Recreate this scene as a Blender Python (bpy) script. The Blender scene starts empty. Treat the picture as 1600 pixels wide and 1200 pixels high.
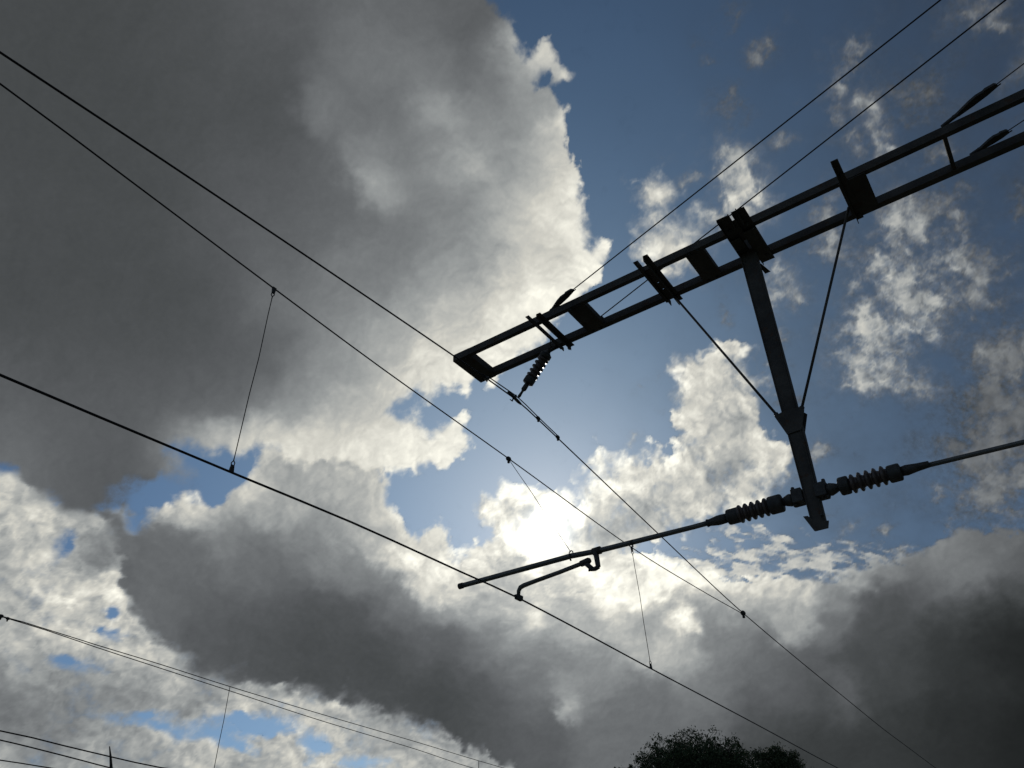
import bpy, bmesh, math, random
import numpy as np
from mathutils import Vector, Matrix, Quaternion

sc = bpy.context.scene
col = sc.collection
R = math.radians
EYE = 2.5                                   # eye height of the traveller above the rails
# ------------------------------------------------------------------ camera
# world axes: +Y runs along the railway, +X square to it (towards the traveller's own side), Z up
cam_d = bpy.data.cameras.new('camera')
cam = bpy.data.objects.new('camera', cam_d); col.objects.link(cam)
cam_d.sensor_width = 36; cam_d.lens = 27.55; cam_d.clip_start = .05; cam_d.clip_end = 12000
right = Vector((.8178, .5754, -.0125)); up = Vector((.3340, -.4577, .8240))
right.normalize(); up = (up - right * up.dot(right)).normalized(); back = right.cross(up)
M = Matrix((right, up, back)).transposed().to_4x4(); M.translation = (0, 0, EYE)
cam.matrix_world = M
sc.camera = cam
# ------------------------------------------------------------------ sky light and sun
HEAD = 34.656                               # the chart's meridian lies this far anticlockwise of +Y
SUN_AZ = 2.7 - HEAD                        # clockwise from +Y
SUN_EL = 23.87
w = bpy.data.worlds.new("World"); sc.world = w; w.use_nodes = True
nt = w.node_tree; bg = nt.nodes['Background']
sky = nt.nodes.new('ShaderNodeTexSky'); sky.sky_type = 'NISHITA'; sky.sun_disc = False
sky.sun_elevation = R(SUN_EL); sky.sun_rotation = R(SUN_AZ)
sky.air_density = .8; sky.dust_density = .1; sky.ozone_density = 4.5
nt.links.new(sky.outputs[0], bg.inputs[0]); bg.inputs[1].default_value = .05
sun_d = bpy.data.lights.new('sun', 'SUN'); sun_d.energy = 3.0; sun_d.angle = R(.5); sun_d.color = (1, .94, .84)
sun = bpy.data.objects.new('sun', sun_d); col.objects.link(sun)
sdir = Vector((math.sin(R(SUN_AZ)) * math.cos(R(SUN_EL)), math.cos(R(SUN_AZ)) * math.cos(R(SUN_EL)), math.sin(R(SUN_EL))))
sun.rotation_euler = sdir.to_track_quat('Z', 'Y').to_euler(); sun.location = sdir * 60
sc.view_settings.view_transform = 'Standard'; sc.view_settings.look = 'None'
sc.view_settings.exposure = 0; sc.view_settings.gamma = 1
sc.cycles.transparent_max_bounces = 16

# ------------------------------------------------------------------ helpers
def tag(o, label=None, cat=None, group=None, kind=None):
    if label: o['label'] = label
    if cat: o['category'] = cat
    if group: o['group'] = group
    if kind: o['kind'] = kind
    return o
def empty(name, loc, label, cat, group=None):
    o = bpy.data.objects.new(name, None); col.objects.link(o); o.location = loc
    o.empty_display_size = .2
    return tag(o, label, cat, group)
class MB:
    """collects shapes in world coordinates and links them as ONE mesh object"""
    def __init__(s): s.v = []; s.f = []; s.sm = []
    def add(s, vs, fs, smooth=False):
        b = len(s.v); s.v += [tuple(p) for p in vs]; s.f += [tuple(i + b for i in f) for f in fs]; s.sm += [smooth] * len(fs)
        return s
    def prism(s, prof, A, B, up=(0, 0, 1), prof2=None):
        """profile (u,v) swept from A to B; u = side, v = up"""
        A = Vector(A); B = Vector(B); d = (B - A).normalized(); U = Vector(up)
        side = d.cross(U).normalized(); vv = side.cross(d).normalized(); n = len(prof); q = prof2 or prof
        vs = [A + side * a + vv * b for a, b in prof] + [B + side * a + vv * b for a, b in q]
        fs = [(i, (i + 1) % n, n + (i + 1) % n, n + i) for i in range(n)] + [tuple(range(n))[::-1], tuple(range(n, 2 * n))]
        return s.add(vs, fs)
    def box(s, lo, hi, bev=0.0):
        (x0, y0, z0), (x1, y1, z1) = lo, hi
        vs = [(x, y, z) for z in (z0, z1) for y in (y0, y1) for x in (x0, x1)]
        return s.add(vs, [(0, 2, 3, 1), (4, 5, 7, 6), (0, 1, 5, 4), (2, 6, 7, 3), (0, 4, 6, 2), (1, 3, 7, 5)])
    def tube(s, pts, rad, seg=8, cap=True):
        pts = [Vector(p) for p in pts]; n = len(pts); rad = rad if hasattr(rad, '__len__') else [rad] * n
        vs = []; prev = None
        for i, p in enumerate(pts):
            d = (pts[min(i + 1, n - 1)] - pts[max(i - 1, 0)]).normalized()
            if prev is None:
                a = Vector((0, 0, 1)) if abs(d.z) < .9 else Vector((1, 0, 0)); u_ = d.cross(a).normalized()
            else: u_ = (prev - d * prev.dot(d)).normalized()
            prev = u_; v_ = d.cross(u_)
            for k in range(seg):
                t = 2 * math.pi * k / seg; vs.append(p + (u_ * math.cos(t) + v_ * math.sin(t)) * rad[i])
        fs = [(i * seg + k, i * seg + (k + 1) % seg, (i + 1) * seg + (k + 1) % seg, (i + 1) * seg + k) for i in range(n - 1) for k in range(seg)]
        s.add(vs, fs, True)
        if cap:
            b = len(s.v) - len(vs)
            s.f += [tuple(range(b, b + seg))[::-1], tuple(range(b + (n - 1) * seg, b + n * seg))]; s.sm += [False, False]
        return s
    def lathe(s, A, B, prof, seg=24):
        """prof: (distance along A->B in metres, radius)"""
        A = Vector(A); d = (Vector(B) - A).normalized()
        a = Vector((0, 0, 1)) if abs(d.z) < .9 else Vector((1, 0, 0)); u_ = d.cross(a).normalized(); v_ = d.cross(u_)
        vs = []
        for t, r_ in prof:
            for k in range(seg):
                w_ = 2 * math.pi * k / seg; vs.append(A + d * t + (u_ * math.cos(w_) + v_ * math.sin(w_)) * r_)
        n = len(prof)
        fs = [(i * seg + k, i * seg + (k + 1) % seg, (i + 1) * seg + (k + 1) % seg, (i + 1) * seg + k) for i in range(n - 1) for k in range(seg)]
        s.add(vs, fs, True)
        b = len(s.v) - len(vs); s.f += [tuple(range(b, b + seg))[::-1], tuple(range(b + (n - 1) * seg, b + n * seg))]; s.sm += [False, False]
        return s
    def build(s, name, mat, parent=None, bevel=0.0):
        me = bpy.data.meshes.new(name); me.from_pydata(s.v, [], s.f); me.polygons.foreach_set('use_smooth', s.sm)
        bm = bmesh.new(); bm.from_mesh(me); bmesh.ops.recalc_face_normals(bm, faces=bm.faces)
        bm.to_mesh(me); bm.free()
        o = bpy.data.objects.new(name, me); col.objects.link(o); me.materials.append(mat)
        if parent is not None:
            o.parent = parent; o.matrix_parent_inverse = Matrix.Translation(-Vector(parent.location))
        if bevel:
            m = o.modifiers.new('bevel', 'BEVEL'); m.width = bevel; m.segments = 2; m.limit_method = 'ANGLE'; m.angle_limit = R(40)
        return o
def Z(n, t, z): return (n, t, z + EYE)      # heights in the notes are above eye level
def spline(pts, step=.35):
    P = [Vector(p) for p in pts]; P = [P[0] * 2 - P[1]] + P + [P[-1] * 2 - P[-2]]; out = []
    for i in range(1, len(P) - 2):
        a, b, c, d = P[i - 1:i + 3]; k = max(2, min(14, int((c - b).length / step)))
        for j in range(k):
            t = j / k
            # centripetal-ish: chord-scaled tangents
            lb = (c - b).length; m1 = ((c - a) / max((c - a).length, 1e-6)) * lb; m2 = ((d - b) / max((d - b).length, 1e-6)) * lb
            h = (2 * t**3 - 3 * t**2 + 1, t**3 - 2 * t**2 + t, -2 * t**3 + 3 * t**2, t**3 - t**2)
            out.append(b * h[0] + m1 * h[1] + c * h[2] + m2 * h[3])
    out.append(P[-2]); return out

# ------------------------------------------------------------------ materials
def mat(name, base, rough=.6, metal=0., spec=.4, var=.35, scale=8., rust=None, bump=.0, spots=.55):
    m = bpy.data.materials.new(name); m.use_nodes = True; t = m.node_tree; b = t.nodes['Principled BSDF']
    b.inputs['Roughness'].default_value = rough; b.inputs['Metallic'].default_value = metal
    b.inputs['Specular IOR Level'].default_value = spec
    tc = t.nodes.new('ShaderNodeTexCoord')
    n1 = t.nodes.new('ShaderNodeTexNoise'); n1.inputs['Scale'].default_value = scale; n1.inputs['Detail'].default_value = 8; n1.inputs['Roughness'].default_value = .65
    t.links.new(tc.outputs['Object'], n1.inputs['Vector'])
    r1 = t.nodes.new('ShaderNodeValToRGB'); r1.color_ramp.elements[0].position = .3; r1.color_ramp.elements[1].position = .7
    r1.color_ramp.elements[0].color = [c * (1 - var) for c in base] + [1]; r1.color_ramp.elements[1].color = [min(1, c * (1 + var)) for c in base] + [1]
    t.links.new(n1.outputs[0], r1.inputs[0]); last = r1.outputs[0]
    if rust:
        n2 = t.nodes.new('ShaderNodeTexNoise'); n2.inputs['Scale'].default_value = scale * 2.7; n2.inputs['Detail'].default_value = 10; n2.inputs['Roughness'].default_value = .72
        t.links.new(tc.outputs['Object'], n2.inputs['Vector'])
        r2 = t.nodes.new('ShaderNodeValToRGB'); r2.color_ramp.elements[0].position = spots; r2.color_ramp.elements[1].position = spots + .12
        t.links.new(n2.outputs[0], r2.inputs[0])
        mx = t.nodes.new('ShaderNodeMix'); mx.data_type = 'RGBA'; t.links.new(r2.outputs[0], mx.inputs[0]); t.links.new(last, mx.inputs[6]); mx.inputs[7].default_value = list(rust) + [1]
        last = mx.outputs[2]
        rr = t.nodes.new('ShaderNodeMapRange'); rr.inputs[3].default_value = rough; rr.inputs[4].default_value = min(1, rough + .25); t.links.new(r2.outputs[0], rr.inputs[0]); t.links.new(rr.outputs[0], b.inputs['Roughness'])
    t.links.new(last, b.inputs['Base Color'])
    if bump:
        bp = t.nodes.new('ShaderNodeBump'); bp.inputs['Strength'].default_value = bump; bp.inputs['Distance'].default_value = .004
        n3 = t.nodes.new('ShaderNodeTexNoise'); n3.inputs['Scale'].default_value = scale * 9; n3.inputs['Detail'].default_value = 4
        t.links.new(tc.outputs['Object'], n3.inputs['Vector']); t.links.new(n3.outputs[0], bp.inputs['Height']); t.links.new(bp.outputs[0], b.inputs['Normal'])
    return m
STEEL = mat('weathered_steel', (.062, .060, .054), .68, .05, .25, .4, 6, (.085, .048, .030), .5)
STEEL2 = mat('galvanised_steel', (.085, .092, .090), .5, .35, .4, .35, 9, (.06, .042, .03), .35, .6)
CAST = mat('cast_fitting', (.050, .052, .050), .55, .3, .4, .4, 22, (.09, .05, .03), .5, .58)
CERAMIC = mat('brown_porcelain', (.075, .060, .054), .34, 0, .5, .25, 14)
TUBE = mat('arm_tube', (.12, .125, .12), .42, .5, .5, .25, 10, (.07, .05, .04), .2, .62)
COPPER = mat('weathered_copper_wire', (.018, .017, .019), .55, .2, .3, .3, 30)
LEAF = mat('foliage', (.045, .070, .028), .6, 0, .3, .45, 1.2)
b_ = LEAF.node_tree.nodes['Principled BSDF']; b_.inputs['Subsurface Weight'].default_value = 0
LEAF2 = mat('foliage_pale', (.060, .080, .035), .6, 0, .3, .4, 1.4)
BARK = mat('bark', (.09, .075, .06), .85, 0, .2, .4, 7, None, .5)
BALLAST = mat('ballast_stone', (.20, .19, .175), .9, 0, .2, .5, 9, (.12, .08, .055), .8, .55)
GRASS = mat('grassy_ground', (.06, .075, .035), .95, 0, .1, .5, .4, (.12, .10, .07), .6, .6)
RUSTRAIL = mat('rail_steel', (.12, .075, .05), .6, .5, .4, .3, 12)
SLEEPER = mat('sleeper_concrete', (.27, .26, .24), .85, 0, .2, .3, 6)
SUN_CHART = (47.5, 1303.4)
POLY={'top':[(-642,322),(-33,366),(-20,504),(-15,525),(7,550),(16,570),(31,584),(41,570),(53,567),(60,578),(69,599),(76,608),(66,620),(54,624),(63,636),(82,652),(78,670),(81,682),(81,707),(95,721),(103,741),(108,763),(115,803),(118,839),(133,827),(150,830),(152,845),(137,864),(143,887),(124,903),(100,921),(81,941),(64,971),(40,992),(1,1012),(-20,1037),(-36,1052),(-60,1048),(-76,1063),(-92,1052),(-105,1062),(-114,1049),(-124,1071),(-139,1078),(-151,1059),(-168,1068),(-191,1072),(-198,1084),(-181,1096),(-154,1096),(-142,1119),(-135,1132),(-118,1112),(-94,1100),(-75,1103),(-81,1122),(-66,1147),(-65,1158),(-87,1173),(-105,1186),(-119,1193),(-144,1183),(-167,1194),(-194,1186),(-220,1180),(-253,1183),(-283,1162),(-324,1155),(-357,1164),(-380,1146),(-398,1132),(-422,1119),(-443,1125),(-470,1109),(-502,1109),(-521,1092),(-545,1082),(-532,1102),(-519,1133),(-534,1140),(-568,1127),(-601,1132),(-623,1136),(-635,1156),(-686,1163),(-717,1139),(-735,1111),(-755,1082),(-763,1053),(-776,1038),(-932,928)],'low':[(-674,1154),(-632,1159),(-627,1174),(-625,1204),(-600,1197),(-592,1178),(-572,1177),(-559,1165),(-541,1162),(-527,1181),(-507,1197),(-490,1185),(-463,1168),(-445,1161),(-434,1142),(-411,1116),(-216,1135),(-223,1183),(-217,1211),(-221,1239),(-214,1251),(-204,1274),(-186,1301),(-172,1294),(-149,1287),(-129,1284),(-116,1301),(-121,1321),(-116,1341),(-100,1356),(-88,1340),(-71,1319),(-4,1326),(180,1332),(316,1336),(350,1342),(396,1357),(470,1337),(543,1326),(589,1292),(643,1258),(694,1223),(715,1192),(748,1175),(782,1169),(1007,1034),(1198,1686),(-154,2058),(-12,1722),(-87,1693),(-210,1631),(-304,1585),(-396,1547),(-485,1515),(-557,1472),(-594,1436),(-638,1385),(-665,1322),(-665,1255),(-651,1216)],'sun':[(-55,1285),(-62,1268),(-59,1251),(-39,1244),(-20,1229),(11,1228),(31,1220),(53,1225),(81,1227),(98,1233),(118,1237),(114,1219),(105,1208),(105,1189),(124,1174),(140,1177),(145,1157),(161,1169),(183,1162),(215,1161),(234,1164),(241,1144),(261,1138),(277,1117),(261,1101),(272,1084),(262,1066),(270,1042),(257,1018),(273,991),(301,983),(319,964),(337,956),(357,966),(367,990),(381,1008),(403,1015),(397,1039),(385,1054),(402,1083),(422,1106),(454,1121),(462,1139),(462,1171),(440,1194),(413,1226),(352,1256),(305,1278),(279,1301),(258,1323),(235,1316),(208,1341),(226,1357),(294,1344),(340,1355),(321,1408),(-125,1423),(-134,1376),(-86,1343),(-76,1323),(-50,1315),(-33,1312),(-40,1297)],'puff':[(188,751),(203,747),(225,758),(220,771),(232,784),(255,787),(279,799),(290,816),(275,845),(251,875),(212,863),(192,850),(199,822),(190,800),(191,778)],'mot':[(-969,930),(-733,1069),(-714,1129),(-666,1157),(-628,1158),(-624,1203),(-598,1244),(-349,1349),(-7,1474),(238,1602),(185,2060),(-1276,1586)]}
HOLE={'mot':[(-494,1585,70.4,17.0,15),(-550,1589,44.8,10.1,35),(-526,1568,28.1,11.2,16),(-389,1644,25.7,12.8,21),(-693,1318,10.2,9.1,50),(-703,1348,14.3,4.1,31),(-770,1376,16.1,4.0,38),(-726,1189,5.8,11.5,42),(-313,1688,35.6,4.7,10),(-670,1510,12.9,4.3,20),(-645,1539,43.4,5.4,31)],'top':[(-178,1086,14.7,9.4,5),(48,616,7.2,9.6,9)],'sun':[(316,1369,33.8,11.3,-22),(293,1308,44.5,15.6,-17),(114,1208,8.8,22.0,-2),(264,1157,10.7,12.8,-6),(135,1196,5.5,10.9,28)],'low':[(349,1336,33.3,8.9,-8)]}
TONE={'top':[(-68,728,168),(-96,650,162),(-39,703,150),(-12,719,138),(16,668,138),(43,643,150),(65,667,218),(44,720,165),(15,774,175),(44,774,218),(73,786,228),(32,831,190),(-15,831,162),(-43,802,148),(-73,829,136),(-98,771,128),(-158,801,116),(-180,745,168),(-153,746,138),(-187,701,136),(-246,640,122),(-212,585,118),(-167,636,106),(-137,885,150),(-105,880,162),(-163,853,120),(-226,878,124),(-46,889,168),(14,878,208),(74,854,190),(-17,951,230),(-79,949,195),(-141,945,172),(-202,940,148),(-267,964,138),(-113,997,208),(-178,1005,182),(-243,1018,168),(-301,991,138),(-366,1014,118),(-129,1035,218),(-215,1066,200),(-310,1054,162),(-254,1115,210),(-121,1128,218),(-376,1076,168),(-319,1120,208),(-411,1090,190),(-474,1097,192),(-534,1089,170),(-431,1034,113),(-552,1038,96),(-258,1148,232),(-191,1155,225),(-383,1115,228),(117,854,240),(101,808,235),(99,892,240),(51,902,238),(71,922,240),(-99,683,118),(-136,715,122),(-84,726,150),(-54,753,148),(-115,666,128),(-569,477,74),(-492,544,72),(-382,544,80),(-266,534,92),(-209,560,100),(-150,534,105),(-73,545,98),(-34,568,92),(-556,622,74),(-459,679,76),(-340,696,83),(-284,622,78),(-246,641,122),(-224,604,102),(-187,576,122),(-157,593,120),(-124,580,115),(-77,612,105),(-28,637,113),(6,599,140),(-665,720,78),(-588,764,76),(-652,811,74),(-544,838,76),(-473,900,80),(-610,916,84),(-687,894,78),(-739,926,92),(-677,996,98),(-581,973,88),(-553,1084,90),(-695,1062,92),(-739,1088,98),(-633,1103,88),(-449,1004,95),(-396,974,83),(-339,924,118),(-358,1042,140),(-417,1094,205),(-341,1124,222),(-486,1090,150),(-238,888,122),(-186,845,122),(-271,791,104),(-358,780,93),(-179,742,162),(-179,704,132),(-200,669,112),(-133,673,115),(-89,659,158),(-82,692,158),(-94,619,140),(-47,677,133),(-12,661,138),(-49,729,168),(-27,726,155),(5,703,148),(23,646,148),(49,678,170),(67,662,225),(72,711,220),(4,763,165),(50,763,180),(81,763,232),(96,808,232),(22,808,200),(-16,835,168),(-89,805,128),(-55,872,148),(2,883,205),(60,855,212),(118,872,238),(-143,896,148),(-98,948,190),(-57,930,190),(2,951,230),(-179,962,168),(-122,1007,218),(-62,1041,240),(-242,996,160),(-209,1062,190),(-272,1075,178),(-166,1045,215),(-237,1133,228),(-175,1156,228),(-104,1145,240),(-281,991,142),(-469,1104,205),(-262,1168,215),(-198,1175,225),(43,580,215),(64,599,220),(48,614,110),(23,576,190),(-391,1120,225),(-300,1135,220),(42,1012,235),(23,614,160),(-174,1140,235),(-768,1015,105),(-765,1058,120)],'low':[(-260,1301,180),(-233,1315,212),(-206,1330,225),(-178,1350,222),(-219,1351,195),(-192,1377,190),(-169,1379,228),(-134,1388,215),(-117,1383,228),(-87,1379,205),(-100,1407,200),(-136,1408,185),(-161,1403,205),(-280,1337,122),(-248,1359,118),(-221,1377,112),(-195,1414,118),(-166,1428,118),(-125,1432,128),(-78,1431,125),(-41,1410,150),(-311,1260,140),(-292,1290,150),(-230,1288,175),(-240,1220,185),(-227,1194,190),(-429,1161,190),(-398,1162,150),(-544,1177,215),(-518,1200,180),(-475,1189,175),(-489,1207,140),(-566,1187,190),(173,1394,222),(164,1418,215),(220,1386,218),(256,1373,225),(302,1359,228),(347,1348,222),(391,1346,212),(436,1346,206),(481,1346,196),(509,1395,182),(491,1426,175),(525,1354,185),(268,1418,122),(297,1415,122),(317,1435,208),(351,1398,148),(389,1410,132),(441,1392,150),(437,1429,118),(553,1393,108),(569,1362,118),(39,1450,195),(-29,1422,150),(-77,1447,142),(19,1493,118),(69,1459,132),(116,1421,150),(146,1461,138),(189,1463,152),(215,1484,148),(273,1501,150),(313,1510,146),(109,1594,132),(104,1617,140),(89,1581,122),(149,1560,108),(43,1609,84),(-58,1607,74),(-105,1511,88),(19,1563,92),(602,1311,150),(638,1284,130),(675,1272,100),(671,1301,85),(701,1303,90),(724,1273,115),(758,1256,118),(781,1274,80),(-645,1273,95),(-589,1246,103),(-495,1239,122),(-417,1213,155),(-330,1196,165),(-270,1238,165),(-241,1286,155),(-212,1335,205),(-190,1349,222),(-142,1319,195),(-157,1374,210),(-120,1343,205),(-342,1293,128),(-453,1305,110),(-562,1321,96),(-428,1355,93),(-523,1400,80),(-415,1426,72),(-301,1425,80),(-294,1358,120),(-219,1425,108),(-181,1384,205),(-123,1400,165),(-137,1433,125),(-578,1407,84),(-479,1480,80),(-367,1505,70),(-251,1524,66),(-133,1583,66),(-188,1486,92),(-68,1495,108),(-6,1440,140),(-64,1381,190),(53,1417,150),(113,1450,132),(53,1532,103),(115,1588,98),(115,1617,112),(174,1515,118),(231,1453,128),(292,1481,142),(181,1377,215),(229,1396,222),(264,1410,175),(306,1439,210),(327,1408,118),(357,1420,108),(398,1385,165),(-303,1574,78),(-135,1641,70),(53,1670,73),(179,1676,88),(239,1625,90),(354,1529,102),(358,1586,93),(462,1452,96),(523,1495,90),(468,1508,100),(406,1463,108),(474,1564,78),(583,1536,66),(636,1521,62),(628,1466,66),(619,1412,76),(659,1344,76),(678,1450,68),(773,1416,53),(802,1327,42),(849,1330,34),(752,1313,68),(736,1241,112),(688,1241,125),(782,1203,108),(820,1210,80),(649,1292,112),(625,1326,78),(557,1351,128),(508,1385,142),(552,1318,175),(484,1368,175),(429,1357,190),(340,1355,210),(434,1407,135),(502,1420,125),(581,1305,160),(793,1521,43),(884,1482,30),(695,1558,53),(594,1624,56),(482,1653,60),(304,1686,82),(-564,1177,190),(-497,1195,170),(-434,1160,205),(-216,1256,205),(-129,1297,215),(-187,1309,195),(-224,1216,190),(602,1514,110),(-648,1384,110),(512,1334,190),(471,1388,150)],'sun':[(67,1283,190),(90,1300,178),(108,1313,170),(26,1267,196),(10,1276,205),(53,1264,252),(87,1260,255),(104,1274,244),(42,1326,255),(13,1309,246),(-10,1309,232),(-27,1320,226),(110,1285,235),(-15,1258,214),(-38,1280,205),(31,1248,246),(47,1303,255),(-4,1326,230),(21,1268,200),(109,1269,250),(131,1245,244),(174,1199,235),(218,1218,215),(253,1248,168),(222,1273,160),(167,1299,155),(111,1325,195),(272,1213,180),(319,1142,205),(302,1187,185),(355,1181,150),(374,1167,155),(423,1148,205),(308,1038,215),(332,994,205),(359,1052,180),(279,1168,225),(329,1239,195),(214,1153,230),(-51,1347,214),(-29,1382,185),(77,1371,215),(225,1329,205),(146,1357,228),(74,1283,205),(99,1308,190),(450,1127,215),(335,1098,170),(379,1210,205),(278,1290,185),(-98,1367,215),(-76,1391,170),(272,1358,225),(182,1383,215),(292,1082,200),(65,1337,240),(76,1269,250),(20,1225,235),(155,1278,190),(176,1254,190)],'mot':[(-797,1108,190),(-761,1165,200),(-735,1208,150),(-690,1216,98),(-661,1218,115),(-696,1200,125),(-760,1231,210),(-818,1273,188),(-758,1298,195),(-682,1305,218),(-723,1356,185),(-803,1324,192),(-833,1366,138),(-783,1400,140),(-685,1416,192),(-638,1444,178),(-674,1465,112),(-597,1515,112),(-744,1450,112),(-806,1412,150),(-859,1433,108),(-799,1472,118),(-842,1486,130),(-757,1513,172),(-652,1519,190),(-605,1564,185),(-554,1602,190),(-692,1561,138),(-468,1563,188),(-442,1638,195),(-502,1646,148),(-355,1611,190),(-309,1642,165),(-261,1661,150),(-201,1692,182),(-560,1492,138),(-431,1549,160),(-325,1685,182),(-885,1499,165),(-717,1139,200),(-651,1172,205),(-705,1164,190),(-663,1267,210),(-826,1203,150),(-840,1285,150),(-511,1540,180),(-589,1471,190),(-404,1618,195),(-139,1710,160)],'puff':[(211,759,185),(224,794,215),(246,828,215),(211,849,200),(272,817,190)]}
WISP=[(249,736,15.5,12.1,-4,0.9,160),(207,759,19.4,10.6,-3,0.9,190),(305,709,20.1,25.2,-25,1.0,170),(328,743,25.7,24.0,-37,1.1,210),(314,566,10.4,14.9,14,0.8,125),(311,585,10.6,13.7,-24,0.75,120),(265,593,9.3,6.9,24,0.5,115),(254,573,15.2,6.1,-3,0.45,110),(513,604,30.7,27.8,-8,0.78,110),(546,676,32.2,10.7,-20,0.6,120),(548,771,60.9,29.6,-21,0.8,162),(651,834,29.8,49.7,-2,0.95,135),(556,846,72.4,56.9,-11,0.85,176),(551,919,54.1,37.8,-12,0.9,185),(565,978,53.7,27.8,-12,1.0,190),(589,698,15.4,9.2,-10,0.6,110),(432,813,22.8,12.3,-8,0.65,150),(420,894,14.7,11.0,-8,0.5,140),(533,1043,48.2,13.5,-1,0.25,95),(632,611,16.9,28.1,-10,0.6,100),(586,739,23.8,15.9,-34,0.7,120),(408,984,19.4,29.0,-9,0.55,160),(226,1088,12.5,8.4,-5,0.35,180),(198,1143,15.0,6.4,-24,0.4,200),(418,641,15.5,20.2,-6,0.5,140),(417,573,17.6,30.8,13,0.75,150),(431,557,14.4,18.0,-6,0.4,120),(418,607,22.6,13.6,-6,0.8,150),(465,628,21.2,34.1,-46,1.1,170),(490,660,20.1,24.7,-8,1.0,165),(513,599,21.8,21.8,-8,0.55,105),(513,622,22.3,20.8,-8,0.5,110),(457,670,18.9,17.3,-7,0.9,145),(549,514,31.9,22.6,-29,0.9,135),(566,524,18.6,13.3,-8,0.6,120),(610,549,13.4,40.2,2,0.9,130),(298,643,19.2,19.2,-35,0.7,115),(318,568,12.0,25.4,14,0.65,115),(274,534,10.2,17.5,6,0.5,110),(266,593,6.9,7.7,-3,0.5,110),(255,569,12.1,7.6,-3,0.3,90),(368,675,16.1,9.7,4,0.8,145),(348,668,11.3,6.5,-5,0.4,120),(253,739,13.8,13.8,-4,0.7,150),(313,730,30.6,39.1,-31,1.0,190),(337,762,27.7,26.0,-6,1.2,215),(311,778,26.4,17.6,-5,0.9,190),(392,874,23.8,34.8,-29,0.95,190),(324,916,11.4,17.1,14,0.5,130),(430,765,22.1,35.6,3,0.7,150),(456,805,34.6,26.0,-8,0.8,155),(541,748,48.7,40.6,-10,0.95,150),(572,717,28.3,31.4,-10,0.7,120),(541,809,42.3,50.8,-10,0.7,175),(577,866,52.0,52.0,-12,0.9,178),(540,907,41.3,41.3,-11,0.85,185),(534,962,37.1,31.5,-12,1.0,190),(555,997,41.2,24.4,-12,0.9,185),(595,993,42.5,22.2,-13,0.9,160),(628,814,34.6,49.4,-12,0.8,140),(654,858,36.9,21.8,-14,0.75,125),(507,880,16.1,12.5,-10,0.5,130),(720,916,50.8,42.3,-51,1.2,125),(749,986,69.6,60.9,-17,1.2,96),(726,1054,54.5,54.5,-17,1.2,105),(699,1052,42.2,36.7,-17,0.9,100),(757,1106,58.8,47.7,-19,1.1,125),(778,1057,44.5,53.4,-19,1.1,110),(699,1021,27.1,45.1,-16,0.5,95),(682,1149,13.5,13.5,-17,0.8,135),(500,1118,18.1,12.0,-28,1.0,165),(461,1163,26.8,16.5,-32,0.9,170),(427,981,23.1,17.3,-9,0.45,130),(446,1039,29.5,15.7,-10,0.35,120),(417,953,17.1,15.2,-9,0.6,150),(268,864,28.0,13.1,-5,0.7,190),(617,1224,16.2,6.1,-21,0.7,140),(572,1227,20.5,8.2,-30,0.9,160),(669,714,12.1,30.2,-12,0.8,110),(565,1109,29.5,19.6,-13,0.2,90),(525,1214,26.8,8.3,-13,0.25,110),(110,618,4.8,6.4,-1,0.3,110),(-109,1144,12.9,10.8,4,0.6,210),(-32,1148,10.8,5.4,2,0.3,180),(207,1047,12.3,10.3,-4,0.35,160),(237,1035,8.2,8.2,-5,0.3,160),(-1,555,6.1,12.2,1,0.8,150)]
MACK=[(386,1269,54.2,17.3,-9,0.7,200),(452,1285,64.4,23.6,-11,0.8,200),(517,1293,74.2,25.5,-13,0.85,190),(554,1268,41.7,18.8,-14,0.7,175),(636,1273,40.8,18.4,-16,0.8,150),(429,1273,86.0,17.2,-10,0.75,195),(355,1285,32.8,10.9,-9,0.5,195),(401,1306,87.3,21.8,-10,0.9,205),(316,1341,67.1,17.9,-8,0.9,210),(394,1341,99.3,19.9,-10,1.2,205),(533,1267,62.9,14.7,-13,0.65,175),(576,1277,83.1,20.8,-15,0.85,170),(499,1314,96.4,21.4,-13,1.1,190),(642,1255,60.7,16.2,-16,0.9,140),(610,1242,50.9,8.1,-15,0.4,140),(713,1184,19.3,11.6,-18,0.5,120),(295,1366,67.7,22.6,-7,1.2,210)]
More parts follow.
